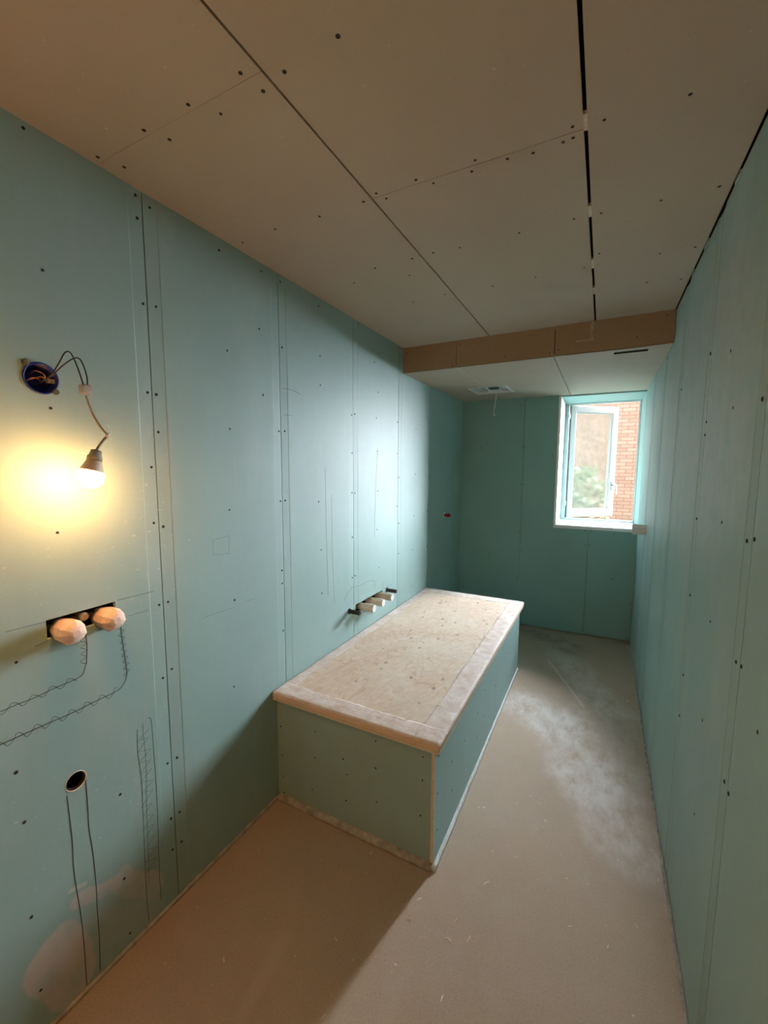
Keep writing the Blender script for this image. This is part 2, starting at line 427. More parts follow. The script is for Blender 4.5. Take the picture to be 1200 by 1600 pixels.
# ------------------------------------------------------------------ right wall
bm = bmesh.new()
prism(bm, taper_profile([-.63, -.03, .57, 1.175, 1.765, 2.355, 2.95, 3.545, 4.14], Y0, YW+.02, -1, W, td=.0034), .008, H-.003)
wall_right = struct('wall_right', bm, M['green_right'], 'long dusty green plasterboard wall opposite the light bulb')
bm = bmesh.new(); box(bm, W+.06, W+.20, Y0-1.6, 4.9, -.12, 2.7)
obj('stud_backing', bm, M['cavity'], wall_right)
for (a, b) in ((1.556, 1.61), (1.947, 2.02), (2.214, 2.266), (.7, .78)):
    bm = bmesh.new(); box(bm, W-.004, W+.012, a, b, H-.012, H-.0005)
    obj('shim', bm, M['green_right'], wall_right)

# ------------------------------------------------------------------ back wall with window opening and deep reveal
bm = bmesh.new()
T = .0125
def bslab(x0, x1, z0, z1):
    hexa(bm, [(x0, yb(x0), z0), (x1, yb(x1), z0), (x1, yb(x1)+T, z0), (x0, yb(x0)+T, z0)],
             [(x0, yb(x0), z1), (x1, yb(x1), z1), (x1, yb(x1)+T, z1), (x0, yb(x0)+T, z1)])
g = .0011
bslab(0, .598-g, .008, HS+.02); bslab(.598+g, WX0, .008, HS+.02)
bslab(WX0, 1.19-g, .008, WZ0); bslab(1.19+g, W, .008, WZ0)
wall_back = struct('wall_back', bm, M['green_back'], 'dark green plasterboard end wall around the window')
bm = bmesh.new()                                     # reveal boards lining the opening
box(bm, WX0, WX0+T, yb(WX0)+.0005, YW, WZ0, HS-.0005)
box(bm, WX0+T, W, yb(1.2)+.01, YW, WZ0, WZ0+T)
box(bm, WX0+T, W, yb(1.2)+.01, YW, HS-T, HS-.0005)
obj('reveal_board', bm, M['green'], wall_back)
bm = bmesh.new()                                     # masonry behind
box(bm, -.2, WX0-.001, 4.30, 4.84, -.12, 6.2); box(bm, WX0-.001, W+.02, 4.30, 4.84, -.12, WZ0-.001)
box(bm, WX0-.001, W+.02, 4.30, 4.84, HS+.001, 6.2); box(bm, W+.02, 5.0, 4.30, 4.84, -.12, 6.2); box(bm, -5.0, -.2, 4.30, 4.84, -.12, 6.2)
obj('outer_masonry', bm, M['facade'], wall_back)
bm = bmesh.new()                                     # white corner bead, L-shaped
t_ = .0012
prism(bm, [(WX0-.004, WZ0-.016), (WX0+.016, WZ0-.016), (WX0+.016, HS-.001), (WX0-.004, HS-.001)], yb(WX0)-.0018, yb(WX0)+.004, 'y')
for v in bm.verts: pass
hexa(bm, [(WX0+.016, yb(WX0)-.0018, WZ0-.016), (W-.001, yb(W)-.0018, WZ0-.016), (W-.001, yb(W)+.003, WZ0-.016), (WX0+.016, yb(WX0)+.003, WZ0-.016)],
         [(WX0+.016, yb(WX0)-.0018, WZ0+.0135), (W-.001, yb(W)-.0018, WZ0+.0135), (W-.001, yb(W)+.003, WZ0+.0135), (WX0+.016, yb(WX0)+.003, WZ0+.0135)])
tr = struct('trim_1', bm, M['white_bead'], 'white corner bead along the window opening')

# ------------------------------------------------------------------ rear end of the room (behind the camera), opening to a hall
bm = bmesh.new()
box(bm, 0, .35, Y0, Y0+.012, 0, H); box(bm, 1.25, W, Y0, Y0+.012, 0, H); box(bm, .35, 1.25, Y0, Y0+.012, 2.1, H)
struct('wall_front', bm, M['green'], 'plasterboard wall with doorway behind the camera')
bm = bmesh.new()
box(bm, -.2, W+.2, Y0-1.7, Y0-1.6, -.12, 2.7); box(bm, -.16, -.0125, Y0-1.6, Y0, 0, 2.7); box(bm, W+.0125, W+.06, Y0-1.6, Y0, 0, 2.7)
struct('wall_hall', bm, M['hall'], 'plaster wall of the hall behind the doorway')

# ------------------------------------------------------------------ ceiling
bm = bmesh.new()
CT = .0125
def cslab(x0, x1, y0, y1): box(bm, x0, x1, y0, y1, H, H+CT)
cslab(-.005, .597, Y0-1.6, .7385); cslab(-.005, .597, .7395, 2.78)
cslab(.603, 1.1885, Y0-1.6, 1.2095); cslab(.603, 1.1885, 1.2115, 2.78)
cslab(1.1975, W-.0055, Y0-1.6, 2.78)
ceiling = struct('ceiling', bm, M['beige'], 'beige plasterboard ceiling with two long open joints')
bm = bmesh.new(); box(bm, -.2, W+.2, Y0-1.6, 4.35, H+.09, H+.33)
obj('roof_deck', bm, M['cavity'], ceiling)
for (a, b) in ((1.165, 1.22), (1.552, 1.62), (1.938, 2.023), (2.234, 2.313)):
    bm = bmesh.new(); box(bm, 1.1885, 1.1975, a, b, H+.0012, H+.010)
    obj('joint_shim', bm, M['core'], ceiling)
# bulkhead (lowered ceiling over the window end)
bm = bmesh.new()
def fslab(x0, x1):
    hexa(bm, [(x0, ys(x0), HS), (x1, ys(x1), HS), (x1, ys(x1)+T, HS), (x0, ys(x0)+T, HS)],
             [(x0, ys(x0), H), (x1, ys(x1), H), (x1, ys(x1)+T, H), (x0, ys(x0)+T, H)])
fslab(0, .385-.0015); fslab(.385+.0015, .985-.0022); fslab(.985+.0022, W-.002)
ceiling_face = struct('ceiling_bulkhead_face', bm, M['bulkhead_brown'], 'brownish upright face of the lowered ceiling')
bm = bmesh.new()
def uslab(x0, x1):
    hexa(bm, [(x0, ys(x0)+.0005, HS), (x1, ys(x1)+.0005, HS), (x1, 4.31, HS), (x0, 4.31, HS)],
             [(x0, ys(x0)+.0005, HS+T), (x1, ys(x1)+.0005, HS+T), (x1, 4.31, HS+T), (x0, 4.31, HS+T)])
uslab(0, .385-.001); uslab(.385+.001, .982-.0026); uslab(.982+.0026, W-.0015)
ceiling_low = struct('ceiling_lowered', bm, M['beige'], 'pale underside of the lowered ceiling above the window')
c1 = bmesh.new(); box(c1, 1.295, 1.463, 2.782, 2.830, HS-.05, HS+.05)
c2 = bmesh.new(); box(c2, .262, .540, 3.512, 3.800, HS-.05, HS+.05)
cut(ceiling_low, [c1, c2])
bm = bmesh.new()
for (a, b, c_, d) in ((1.295, 1.463, 2.782, 2.7832), (1.295, 1.463, 2.8288, 2.830), (1.295, 1.2962, 2.7832, 2.8288), (1.4618, 1.463, 2.7832, 2.8288)): box(bm, a, b, c_, d, HS-.0004, HS+.07)
obj('slot_shade_faces', bm, M['black_plastic'], ceiling_low)  # black inner faces added so the slot reads as deep shade
bm = bmesh.new(); box(bm, .3845, .3885, 2.75, 3.49, HS-.0006, HS+.001)
obj('filler_strip', bm, M['core'], ceiling_low)
bm = bmesh.new(); box(bm, 1.1, 1.19, ys(1.1)-.002, ys(1.1)-.0006, 2.262, 2.270); box(bm, 1.172, 1.186, ys(1.18)-.0025, ys(1.18)-.0006, 2.27, 2.36)
obj('plaster_smear', bm, M['smear'], ceiling_face)

# ------------------------------------------------------------------ screws
sb = bmesh.new(); lathe(sb, [(-.001, .0042), (.0006, .0042), (.0009, .0036), (.0003, .0018), (.0001, 0)], (0, 0, 0), (0, 0, 1), 12)
screw0 = obj('screw', sb, M['screw']); screw_mesh = screw0.data; bpy.data.objects.remove(screw0)
def screws(parent, pts, rot, sc=1.0):
    for p in pts:
        o = bpy.data.objects.new('screw', screw_mesh); C.objects.link(o); o.parent = parent
        o.location = Vector(p)-parent.location; o.rotation_euler = rot
        k = sc*random.uniform(.85, 1.15); o.scale = (k, k, 1)
SL= [(0.573, 2.349), (0.59, 2.034), (0.846, 2.346), (0.89, 2.334), (0.848, 2.283), (0.852, 2.04), (0.894, 2.045), (1.151, 2.323), (1.364, 2.334), (1.344, 2.104), (1.173, 1.978), (1.479, 2.337), (1.482, 2.065), (1.356, 1.843), (0.584, 1.694), (0.577, 1.37), (0.851, 1.775), (0.880, 1.773), (0.880, 1.655), (0.848, 1.364), (0.880, 1.348), (0.466, 1.058), (0.445, 0.776), (0.851, 1.091), (0.883, 1.092), (0.884, 0.855), (0.850, 0.838), (0.886, 0.527), (0.850, 0.529), (0.689, 0.534), (0.452, 0.633), (0.448, 0.363), (0.684, 0.249), (0.69, 0.048), (0.453, 0.136), (0.885, 0.319), (0.852, 0.32), (0.887, 0.202), (0.851, 0.202), (1.752, 2.325), (1.76, 2.093), (1.76, 1.951), (2.321, 2.183), (2.13, 2.352), (1.450, 1.701), (1.488, 1.704), (2.058, 1.838), (2.090, 1.846), (2.347, 1.851), (2.371, 2.011), (2.658, 1.854), (2.979, 1.835), (2.060, 1.625), (2.365, 1.646), (2.658, 1.638), (2.058, 1.398), (2.090, 1.393), (2.367, 1.394), (2.685, 1.473), (2.977, 1.492), (3.27, 1.474), (1.450, 1.392), (1.482, 1.393), (1.735, 1.369), (2.658, 1.271), (2.962, 1.172), (3.246, 1.185), (2.687, 1.145), (2.36, 1.143), (2.060, 1.138), (1.752, 1.118), (2.691, 0.925), (2.945, 0.909), (3.246, 0.884), (1.450, 1.075), (1.450, 1.014), (2.058, 0.897), (2.088, 0.902), (2.388, 0.887), (1.753, 0.886), (2.938, 0.621), (1.173, 1.689), (1.157, 1.379), (1.167, 1.017), (1.149, 0.663), (1.450, 0.79), (0.850, 1.543)]
SR= [(1.195, 1.696), (1.421, 1.706), (1.755, 1.658), (1.776, 1.374), (1.429, 1.401), (1.204, 1.385), (1.155, 1.396), (1.455, 1.113), (1.197, 1.103), (1.158, 1.109), (1.777, 1.101), (1.778, 1.926), (2.951, 2.172), (2.35, 1.901), (1.750, 1.7), (1.018, 1.036), (1.196, 0.805), (1.158, 0.802), (1.443, 0.82), (1.437, 0.528), (1.781, 0.648), (1.776, 0.806), (1.5, 1.869)]
SCE= [(0.78, 0.752), (0.64, 0.762), (0.556, 0.722), (0.568, 0.776), (0.391, 0.724), (0.437, 0.776), (0.23, 0.724), (0.259, 0.772), (0.033, 0.724), (0.058, 0.779), (0.57, 1.21), (0.624, 1.193), (0.64, 1.228), (0.754, 1.192), (0.794, 1.228), (0.926, 1.193), (0.906, 1.231), (1.004, 1.227), (1.068, 1.236), (1.141, 1.232), (1.165, 1.190), (1.164, 1.228), (1.233, 1.202), (1.401, 1.211), (1.389, 1.62), (1.532, 1.62), (1.535, 2.003), (1.424, 2.0), (1.225, 1.61), (1.145, 1.605), (0.969, 1.609), (0.753, 1.611), (0.651, 1.602), (0.561, 1.607), (0.402, 1.211), (0.22, 1.202), (0.052, 1.215), (0.972, 1.997), (0.786, 2.005), (1.532, 2.301), (1.404, 2.272), (1.218, 1.896), (1.162, 1.995), (0.392, 1.611), (0.24, 1.691), (0.493, 1.735), (0.39, 2.014), (0.561, 1.995)]
SB= [(0.551, 2.132), (0.192, 1.737), (0.307, 2.092), (0.610, 2.176), (0.586, 2.017), (0.584, 1.743), (0.613, 1.743), (0.584, 1.385), (0.612, 1.385), (0.584, 0.919), (0.612, 0.902), (0.584, 0.737), (0.614, 0.74), (0.584, 0.468), (0.826, 2.161), (0.854, 1.656), (1.165, 0.975), (1.210, 0.975), (1.395, 0.965), (1.172, 0.845), (1.205, 0.849), (1.175, 0.18), (1.210, 0.187), (1.547, 0.722), (1.550, 0.35), (0.901, 0.214), (1.403, 0.561), (0.308, 0.683)]
SF= [(0.023, 0.48), (0.023, 0.358), (0.217, 0.476), (0.217, 0.393), (0.027, 0.217), (0.215, 0.269), (0.362, 0.314), (0.38, 0.25), (0.519, 0.446), (0.519, 0.329), (0.724, 0.448), (0.723, 0.352), (0.717, 0.202), (0.376, 0.128), (0.523, 0.181), (0.197, 0.109), (0.028, 0.112), (0.033, 0.032)]
SS= [(1.436, 0.441), (1.601, 0.308), (1.61, 0.169), (1.43, 0.288), (1.431, 0.132), (1.789, 0.288), (2.014, 0.167), (2.012, 0.301), (2.15, 0.357), (2.154, 0.209), (2.424, 0.25), (1.79, 0.15), (1.599, 0.459), (1.815, 0.459), (2.6, .13), (2.8, .3), (3.0, .15), (3.15, .4)]
def dl(y, seams=(.866, 1.464, 2.075, 2.672, 3.258)):    # taper depth at a screw
    return 0.0016*max(0, 1-min(abs(y-s) for s in seams)/.048)
screws(wall_left, [(-dl(y), y, z) for y, z in SL], (0, PI/2, 0))
screws(wall_right, [(W+dl(y, (1.175, 1.765, 2.355, 2.95)), y, z) for y, z in SR], (0, -PI/2, 0), 1.1)
screws(ceiling, [(x, y, H) for x, y in SCE], (PI, 0, 0), 1.05)
screws(wall_back, [(x, yb(x), z) for x, z in SB], (PI/2, 0, 0), .95)
screws(ceiling_face, [(x, ys(x), z) for x, z in ((.03, 2.33), (.41, 2.34), (.36, 2.21), (.96, 2.22), (1.01, 2.23), (1.4, 2.25), (1.53, 2.34), (.7, 2.23))], (PI/2, 0, 0), .8)
screws(ceiling_low, [(x, y, HS) for x, y in ((.95, 2.95), (1.02, 3.4), (.72, 3.2), (.42, 3.1), (1.3, 3.5), (.95, 3.7), (1.5, 3.2), (.2, 3.1))], (PI, 0, 0), .7)

# ------------------------------------------------------------------ pencil marks on the left wall
def pencil(pts, r=.0011, mat='pencil', jit=.0, sub=4):
    bm = bmesh.new()
    P = [(.0003, y+random.uniform(-jit, jit), z) for y, z in pts]
    tube(bm, smoothpath(P, sub), r, 5, (0, .35))
    obj('pencil_line', bm, M[mat], wall_left)
l1 = [(0.36, .948), (0.426, 0.949), (0.464, 0.95), (0.494, 0.949), (0.527, 0.952), (0.564, 0.954), (0.596, 0.955), (.612, .962), (.62, .985)]
l2 = [(.33, .866), (0.42, 0.866), (0.465, 0.866), (0.521, 0.865), (0.573, 0.863), (0.623, 0.865), (0.676, 0.866), (0.704, 0.868), (0.722, 0.88), (0.732, 0.902), (0.732, 0.934), (0.728, 0.976), (0.724, 1.039), (0.724, 1.075)]
v1 = [(0.626, 1.088), (0.627, 1.036), (0.622, 0.985)]
pencil(l1, .0010); pencil(l2, .0012); pencil(v1, .0013)
def wavy(path, amp, wl, r=.0007, mat='pencil', off=0):
    P = smoothpath([(0, y, z) for y, z in path], 12); out = []; s = 0
    for i in range(len(P)-1):
        d = P[i+1]-P[i]; s += d.length
        if d.length < 1e-9: continue
        nrm = Vector((0, -d.z, d.y)).normalized()
        ph = 2*PI*s/wl
        q = P[i]+nrm*(amp*math.sin(ph)+off)+d.normalized()*(amp*.12*math.cos(2*ph))
        out.append((q.y, q.z))
    pencil(out, r, mat, 0, 1)
def dense(path, n=14):
    out = []
    for a, b in zip(path, path[1:]):
        for k in range(n): out.append((a[0]+(b[0]-a[0])*k/n, a[1]+(b[1]-a[1])*k/n))
    return out+[path[-1]]
wavy(l1[:7], .009, .042); wavy(l2[:8], .011, .040)
wavy(l2[9:], .009, .022); wavy(v1, .009, .02, off=-.008)
for L_, r_ in (([(0.45, 1.142), (0.498, 1.141), (0.535, 1.14)], .0006), ([(0.507, 1.083), (0.536, 1.088)], .0006), ([(0.718, 1.145), (0.77, 1.144), (0.833, 1.142)], .0007), ([(0.749, 1.087), (0.777, 1.086), (0.813, 1.086)], .0006)):
    pencil(L_, r_)
pencil([(0.549, 0.634), (0.552, 0.551), (0.553, 0.481), (0.551, 0.413), (0.554, 0.338), (0.559, 0.252), (0.561, 0.165), (0.56, 0.038), (0.559, 0.018)], .0014)
pencil([(0.598, 0.648), (0.598, 0.564), (0.597, 0.494), (0.602, 0.417), (0.604, 0.3), (0.602, 0.227), (0.602, 0.141), (0.597, 0.022)], .0014)
g1 = [(0.772, 0.721), (0.772, 0.677), (0.775, 0.586), (0.769, 0.454), (0.761, 0.158)]
g2 = [(0.753, 0.711), (0.75, 0.636), (0.757, 0.531), (0.754, 0.375), (0.75, 0.121), (0.753, 0.026)]
g3 = [(.790, .728), (0.8, 0.716), (0.803, 0.613), (0.805, 0.45), (0.802, 0.312), (0.798, 0.17), (0.799, 0.059)]
pencil(g1, .0007); pencil(g2, .0009); pencil(g3, .0009)
z_ = .69; zig = []
k = 0
while z_ > .2:
    zig.append((.752 if k % 2 else .792+random.uniform(-.006, .004), z_)); z_ -= random.uniform(.004, .02) if k % 2 else random.uniform(.02, .035); k += 1
pencil(zig, .0007, 'pencil', .002, 2)
pencil([(1.076, 1.275), (1.111, 1.275), (1.151, 1.281)], .0007, 'pencil_soft'); pencil([(1.151, 1.279), (1.148, 1.209)], .0007, 'pencil_soft')
pencil([(1.152, 1.209), (1.111, 1.213), (1.073, 1.218)], .0007, 'pencil_soft'); pencil([(1.075, 1.275), (1.074, 1.217)], .0007, 'pencil_soft')
pencil([(1.011, 0.991), (1.083, 0.992), (1.171, 0.988)], .0007, 'pencil_soft'); pencil([(1.226, 0.996), (1.272, 0.991)], .0007, 'pencil_soft')
pencil([(2.365, 1.666), (2.341, 1.423), (2.325, 1.097)], .0012, 'pencil_soft'); pencil([(1.794, 1.544), (1.799, 1.175), (1.811, 0.859)], .0012, 'pencil_soft'); pencil([(1.85, 1.4), (1.852, 1.1), (1.868, .8)], .0010, 'pencil_soft')
pencil([(1.476, 1.889), (1.537, 1.893), (1.605, 1.883)], .0012, 'pencil_soft'); pencil([(1.486, 1.776), (1.538, 1.779)], .0012, 'pencil_soft')
pencil([(2.045, 0.841), (2.14, 0.829), (2.243, 0.831), (2.327, 0.811), (2.327, 0.768)], .0013, 'pencil_soft')
pencil([(1.968, 0.778), (1.989, 0.81), (2.052, 0.839)], .0013, 'pencil_soft'); pencil([(2.443, 0.778), (2.444, 0.729)], .0013, 'pencil_soft'); pencil([(2.462, 0.724), (2.58, 0.726)], .0013, 'pencil_soft')
# faint pencil line on the main ceiling's board? (joint scratch)
bm = bmesh.new(); tube(bm, [(1.19+.35, 1.9, H-.0002), (1.45, 2.05, H-.0002)], .0008, 5); obj('scratch', bm, M['core'], ceiling)

# ------------------------------------------------------------------ strips along the floor
bm = bmesh.new(); pts = [(.0006, Y0+.02), (.009, Y0+.02)]
prism(bm, [(0.0005, 0), (.008, 0), (.009, .009), (.004, .013), (.0005, .013)], Y0+.02, 1.385, 'y')
struct('baseboard_left', bm, M['foam_grey'], 'thin grey edge strip at the foot of the bulb wall')
bm = bmesh.new(); P = []
y_ = .6
while y_ < 4.1:
    P.append((W-.004-random.uniform(0, .003), y_, .004+random.uniform(0, .003))); y_ += .05
tube(bm, P, lambda t: .005+.0015*math.sin(t*60), 6)
struct('baseboard_right', bm, M['foam_grey'], 'thin ragged edge strip at the foot of the dusty wall')

# ------------------------------------------------------------------ boxed-in bath
BX, BY0, BY1 = .7729, 1.3926, 3.207
bath = thing('bath_enclosure', 'low green plasterboard box around the bath, under the plywood cover', 'bath box', (.386, 2.3, 0))
bm = bmesh.new(); box(bm, .001, BX-T-.0006, BY0, BY0+T, .022, .494); fp = obj('end_panel', bm, M['green'], bath)
bm = bmesh.new(); box(bm, BX-T, BX, BY0-.001, BY1, .020, .494); sp_ = obj('side_panel', bm, M['green'], bath)
bm = bmesh.new(); box(bm, BX-T-.0002, BX+.0004, BY0-.0022, BY0-.0008, .022, .494); e = obj('board_edge', bm, M['core'], bath); e['label'] = 'bare beige board edge at the corner'
bm = bmesh.new(); box(bm, .001, BX-T-.0006, BY1-T, BY1, .022, .494); obj('end_panel', bm, M['green'], bath)
bm = bmesh.new(); prism(bm, [(BY0-.020, 0), (BY0-.019, .010), (BY0-.012, .020), (BY0-.002, .0235), (BY0+.01, .0215), (BY0+.01, 0)], .0095, BX-.004, 'x')
# roughen the foam
bmesh.ops.subdivide_edges(bm, edges=[e_ for e_ in bm.edges if abs((e_.verts[0].co-e_.verts[1].co).x) > .3], cuts=40)
for v in bm.verts:
    if v.co.y < BY0-.004: v.co.y += .004*noise.noise(Vector((v.co.x*22, 3, v.co.z*30)))
o_ = obj('foam_strip', bm, M['foam_grey'], bath, True)
bm = bmesh.new(); prism(bm, [(BX-.008, 0), (BX+.0125, 0), (BX+.0105, .010), (BX+.0005, .0195), (BX-.008, .0195)], BY0-.014, BY1, 'y')
bmesh.ops.subdivide_edges(bm, edges=[e_ for e_ in bm.edges if abs((e_.verts[0].co-e_.verts[1].co).y) > .3], cuts=60)
for v in bm.verts:
    if v.co.x > BX+.001: v.co.x += .003*noise.noise(Vector((4, v.co.y*14, v.co.z*30)))-.004*min(1, max(0, v.co.y-1.5))
obj('foam_strip', bm, M['foam_white'], bath, True)
screws(fp, [(x, BY0, z) for x, z in SF], (PI/2, 0, 0)) if False else None
def screws_on(part, pts, rot, sc=1.0):
    for p in pts:
        o = bpy.data.objects.new('screw', screw_mesh); C.objects.link(o); o.parent = part
        o.location = Vector(p)-bath.location; o.rotation_euler = rot; k = sc*random.uniform(.85, 1.1); o.scale = (k, k, 1)
screws_on(fp, [(x, BY0, z) for x, z in SF], (PI/2, 0, 0), .85)
screws_on(sp_, [(BX, y, z) for y, z in SS], (0, PI/2, 0), .85)

# plywood cover
LX1, LY0, LY1, ZT = BX+.0264, BY0-.0298, BY1+.0264, .5346
cover = thing('plywood_cover', 'dusty plywood sheet with taped film edges lying on the green bath box', 'plywood cover', (.386, 2.3, .494))
bm = bmesh.new(); box(bm, .0015, LX1-.003, LY0+.004, LY1-.003, .4945, .5035, .001); obj('under_board', bm, M['core'], cover)
bm = bmesh.new(); box(bm, .0012, LX1, LY0, LY1, .5037, ZT-.003, .008, 3); obj('slab', bm, M['lidboard'], cover, True)
bm = bmesh.new(); box(bm, .050, .712, LY0+.085, LY1-.105, ZT-.0035, ZT+.0012, .0006, 1); obj('plywood_sheet', bm, M['ply'], cover)
def film(name, x0, x1, y0, y1, nx, ny, drop=None, seed=0, amp=.0022):
    """wrinkled film strip lying on the slab with a few mm of relief"""
    bm = bmesh.new(); G = []
    for i in range(nx+1):
        row = []
        for j in range(ny+1):
            x = x0+(x1-x0)*i/nx; y = y0+(y1-y0)*j/ny
            q = Vector((x*11+seed, y*11, seed)); q2 = Vector((x*45, y*45+seed, 5))
            h = abs(noise.noise(q))*amp*1.6+abs(noise.noise(q2))*amp
            z = ZT+.0006+h
            # ragged edges
            if i == 0 and x0 > .02: x += .012*noise.noise(Vector((seed, y*6, 1)))
            if i == nx and x1 < LX1-.01: x += .012*noise.noise(Vector((seed, y*6, 1)))
            if j == 0 and y0 > LY0+.01: y += .010*noise.noise(Vector((x*7, seed, 2)))
            if j == ny and y1 < LY1-.01: y += .010*noise.noise(Vector((x*7, seed, 2)))
            # fall over the rounded outer edges
            for d_ in ((LX1-x), (y-LY0), (LY1-y)):
                if d_ < .010: z -= (.010-max(d_, 0))**2*60
            row.append(bm.verts.new((min(x, LX1+.0005), y, z)))
        G.append(row)
    top = [f for f in bm.faces]
    for i in range(nx):
        for j in range(ny): bm.faces.new((G[i][j], G[i+1][j], G[i+1][j+1], G[i][j+1]))
    geo = bmesh.ops.extrude_face_region(bm, geom=bm.faces[:])
    for v in [g_ for g_ in geo['geom'] if isinstance(g_, bmesh.types.BMVert)]: v.co.z -= .0012
    return obj(name, bm, M['film'], cover, True)
film('film_strip', .700, LX1, LY0+.002, LY1-.002, 14, 170, seed=3)
film('film_strip', .004, .062, LY0+.002, LY1-.002, 8, 170, seed=9)
film('film_strip', .004, LX1, LY0, LY0+.092, 90, 14, seed=15, amp=.003)
film('film_strip', .004, LX1, LY1-.112, LY1, 90, 14, seed=22, amp=.0014)

# ------------------------------------------------------------------ blue wall box
jb = thing('junction_box', 'round blue electrical wall box with loose wires, above the lit bulb', 'junction box', (0, .568, 1.766))
bm = bmesh.new(); lathe(bm, [(-.052, 0), (-.052, .0330), (.0022, .0352), (.0026, .0392), (.0004, .0394), (.0004, .0368), (-.056, .0350), (-.056, 0)], jb.location, (1, 0, 0), 40)
obj('box_shell', bm, M['blue'], jb, True)
for (y, z) in ((.568-.031, 1.766+.033), (.568+.030, 1.766-.029)):
    bm = bmesh.new(); lathe(bm, [(.0005, .0075), (.004, .0075), (.005, .005), (.0035, 0)], (0, y, z), (1, 0, 0), 14); obj('screw_lug', bm, M['lug'], jb, True)
for pth in ([(-.045, .555, 1.76), (-.02, .545, 1.758), (-.012, .575, 1.772), (-.02, .588, 1.762), (-.04, .59, 1.77)],
            [(-.045, .56, 1.775), (-.016, .562, 1.785), (-.010, .580, 1.778), (-.03, .592, 1.756)],
            [(-.045, .545, 1.75), (-.012, .550, 1.764), (-.012, .566, 1.766), (-.04, .585, 1.762)]):
    bm = bmesh.new(); tube(bm, smoothpath(pth), .0016, 8); obj('copper_wire', bm, M['copper'], jb, True)
bm = bmesh.new(); box(bm, -.022, -.006, .586, .602, 1.758, 1.770, .0015); obj('wire_connector', bm, M['clear'], jb)

# ------------------------------------------------------------------ hanging lamp
BC = Vector((.12, .605, 1.520)); AX = Vector((.0, .017, .060)).normalized()
lamp = thing('light_bulb', 'lit frosted bulb hanging on its cable in front of the green wall', 'light bulb', tuple(BC))
bm = bmesh.new(); r = .0305
prof = [(-r*math.cos(t), r*math.sin(t)) for t in [i*PI/2/12 for i in range(13)]] + [(.006, .0300), (.012, .0272)]
lathe(bm, prof, BC, AX, 32); obj('globe', bm, M['globe'], lamp, True)
bm = bmesh.new(); lathe(bm, [(.0125, .0275), (.016, .0262), (.030, .0205), (.040, .0168), (.0415, .0155)], BC, AX, 32); obj('lamp_base', bm, M['lampbase'], lamp, True)
bm = bmesh.new(); lathe(bm, [(.0418, .0175), (.052, .0170), (.055, .0140), (.068, .0120), (.070, .0060), (.071, 0)], BC, AX, 32); obj('lamp_holder', bm, M['grey_wire'], lamp, True)
def P2(*a): return [Vector(p) for p in a]
top = BC+AX*.070
bm = bmesh.new(); tube(bm, smoothpath([top, (.12, .634, 1.602), (.12, .645, 1.616), (.119, .655, 1.626), (.116, .646, 1.638), (.108, .637, 1.658), (.098, .629, 1.690), (.090, .624, 1.725)]), .0033, 10)
obj('cable', bm, M['grey_wire'], lamp, True)
bm = bmesh.new(); tube(bm, [(.124, .650, 1.621), (.113, .658, 1.631)], .0046, 8); tube(bm, smoothpath([(.119, .655, 1.630), (.118, .655, 1.645), (.118, .658, 1.651)]), .0009, 6)
obj('cable_tie', bm, M['white_metal'], lamp, True)
bm = bmesh.new(); box(bm, .078, .100, .612, .634, 1.728, 1.752, .003); obj('wire_connector', bm, M['clear'], lamp, True)
for pth in ([(-.030, .562, 1.748), (.010, .582, 1.772), (.036, .592, 1.802), (.052, .600, 1.829), (.062, .607, 1.832), (.072, .612, 1.812), (.082, .617, 1.778), (.087, .622, 1.745)],
            [(-.030, .568, 1.752), (.012, .586, 1.775), (.040, .600, 1.800), (.062, .613, 1.817), (.074, .622, 1.818), (.080, .628, 1.800), (.088, .630, 1.772), (.090, .628, 1.745)]):
    bm = bmesh.new(); tube(bm, smoothpath(pth), .0016, 8); obj('wire', bm, M['black_wire'], lamp, True)

# ------------------------------------------------------------------ capped tap connections
def cap(name, label, cat, base, ax, R, L, group=None, sides=10, ribs=True, mat='milky'):
    ax = Vector(ax); base = Vector(base)
    t = thing(name, label, cat, tuple(base), group)
    bm = bmesh.new()
    f = lambda k, d: 1.0 if not ribs else (1.0 if k % 2 == 0 else .90)
    if ribs: pr = [(-.03, R*.86), (L*.78, R*.97), (L*.80, R), (L*.92, R), (L*.985, R*.93), (L, R*.80), (L*.93, R*.74), (L*.93, 0)]
    else: pr = [(-.03, R*.84), (0, R*.92), (L*.35, R), (L*.62, R*1.02), (L*.84, R*.86), (L*.95, R*.60), (L, R*.30), (L, 0)]
    lathe(bm, pr, base, ax, sides*2 if ribs else sides, rib=f if ribs else (lambda k, d: 1+.05*math.sin(k*2.3+d*60)))
    obj('cap_body', bm, M[mat], t, False)
    return t
SLOT = [((0, .5765, 1.1035), 'pinkish plastic tap cap in the slot below the bulb, the one farther from the bath'),
        ((0, .6820, 1.1040), 'pinkish plastic tap cap in the wall slot below the bulb, nearer the bath')]
for i, (b, lab) in enumerate(SLOT):
    t = cap('tap_cap', lab, 'tap cap', b, (1, 0, 0), .0330, .060, 'tap caps in the slot below the bulb', 11, False)
    bp = Vector(b)+Vector((.034, -.026, .014)); bm = bmesh.new()
    lathe(bm, [(0, .0040), (.0085, .0040), (.0085, 0)], bp, (1, 0, 0), 10); obj('peg', bm, M['milky'], t, True)
    bm = bmesh.new(); lathe(bm, [(.0086, .0022), (.0092, 0)], bp, (1, 0, 0), 10); obj('peg_hole', bm, M['black_plastic'], t)
    bm = bmesh.new(); tube(bm, smoothpath([Vector(b)+Vector((.040, -.026, .008)), Vector(b)+Vector((.056, -.008, -.002)), Vector(b)+Vector((.0575, .004, .004)), Vector(b)+Vector((.052, .014, .008))]), .0022, 6)
    obj('moulded_ridge', bm, M['milky'], t, True)
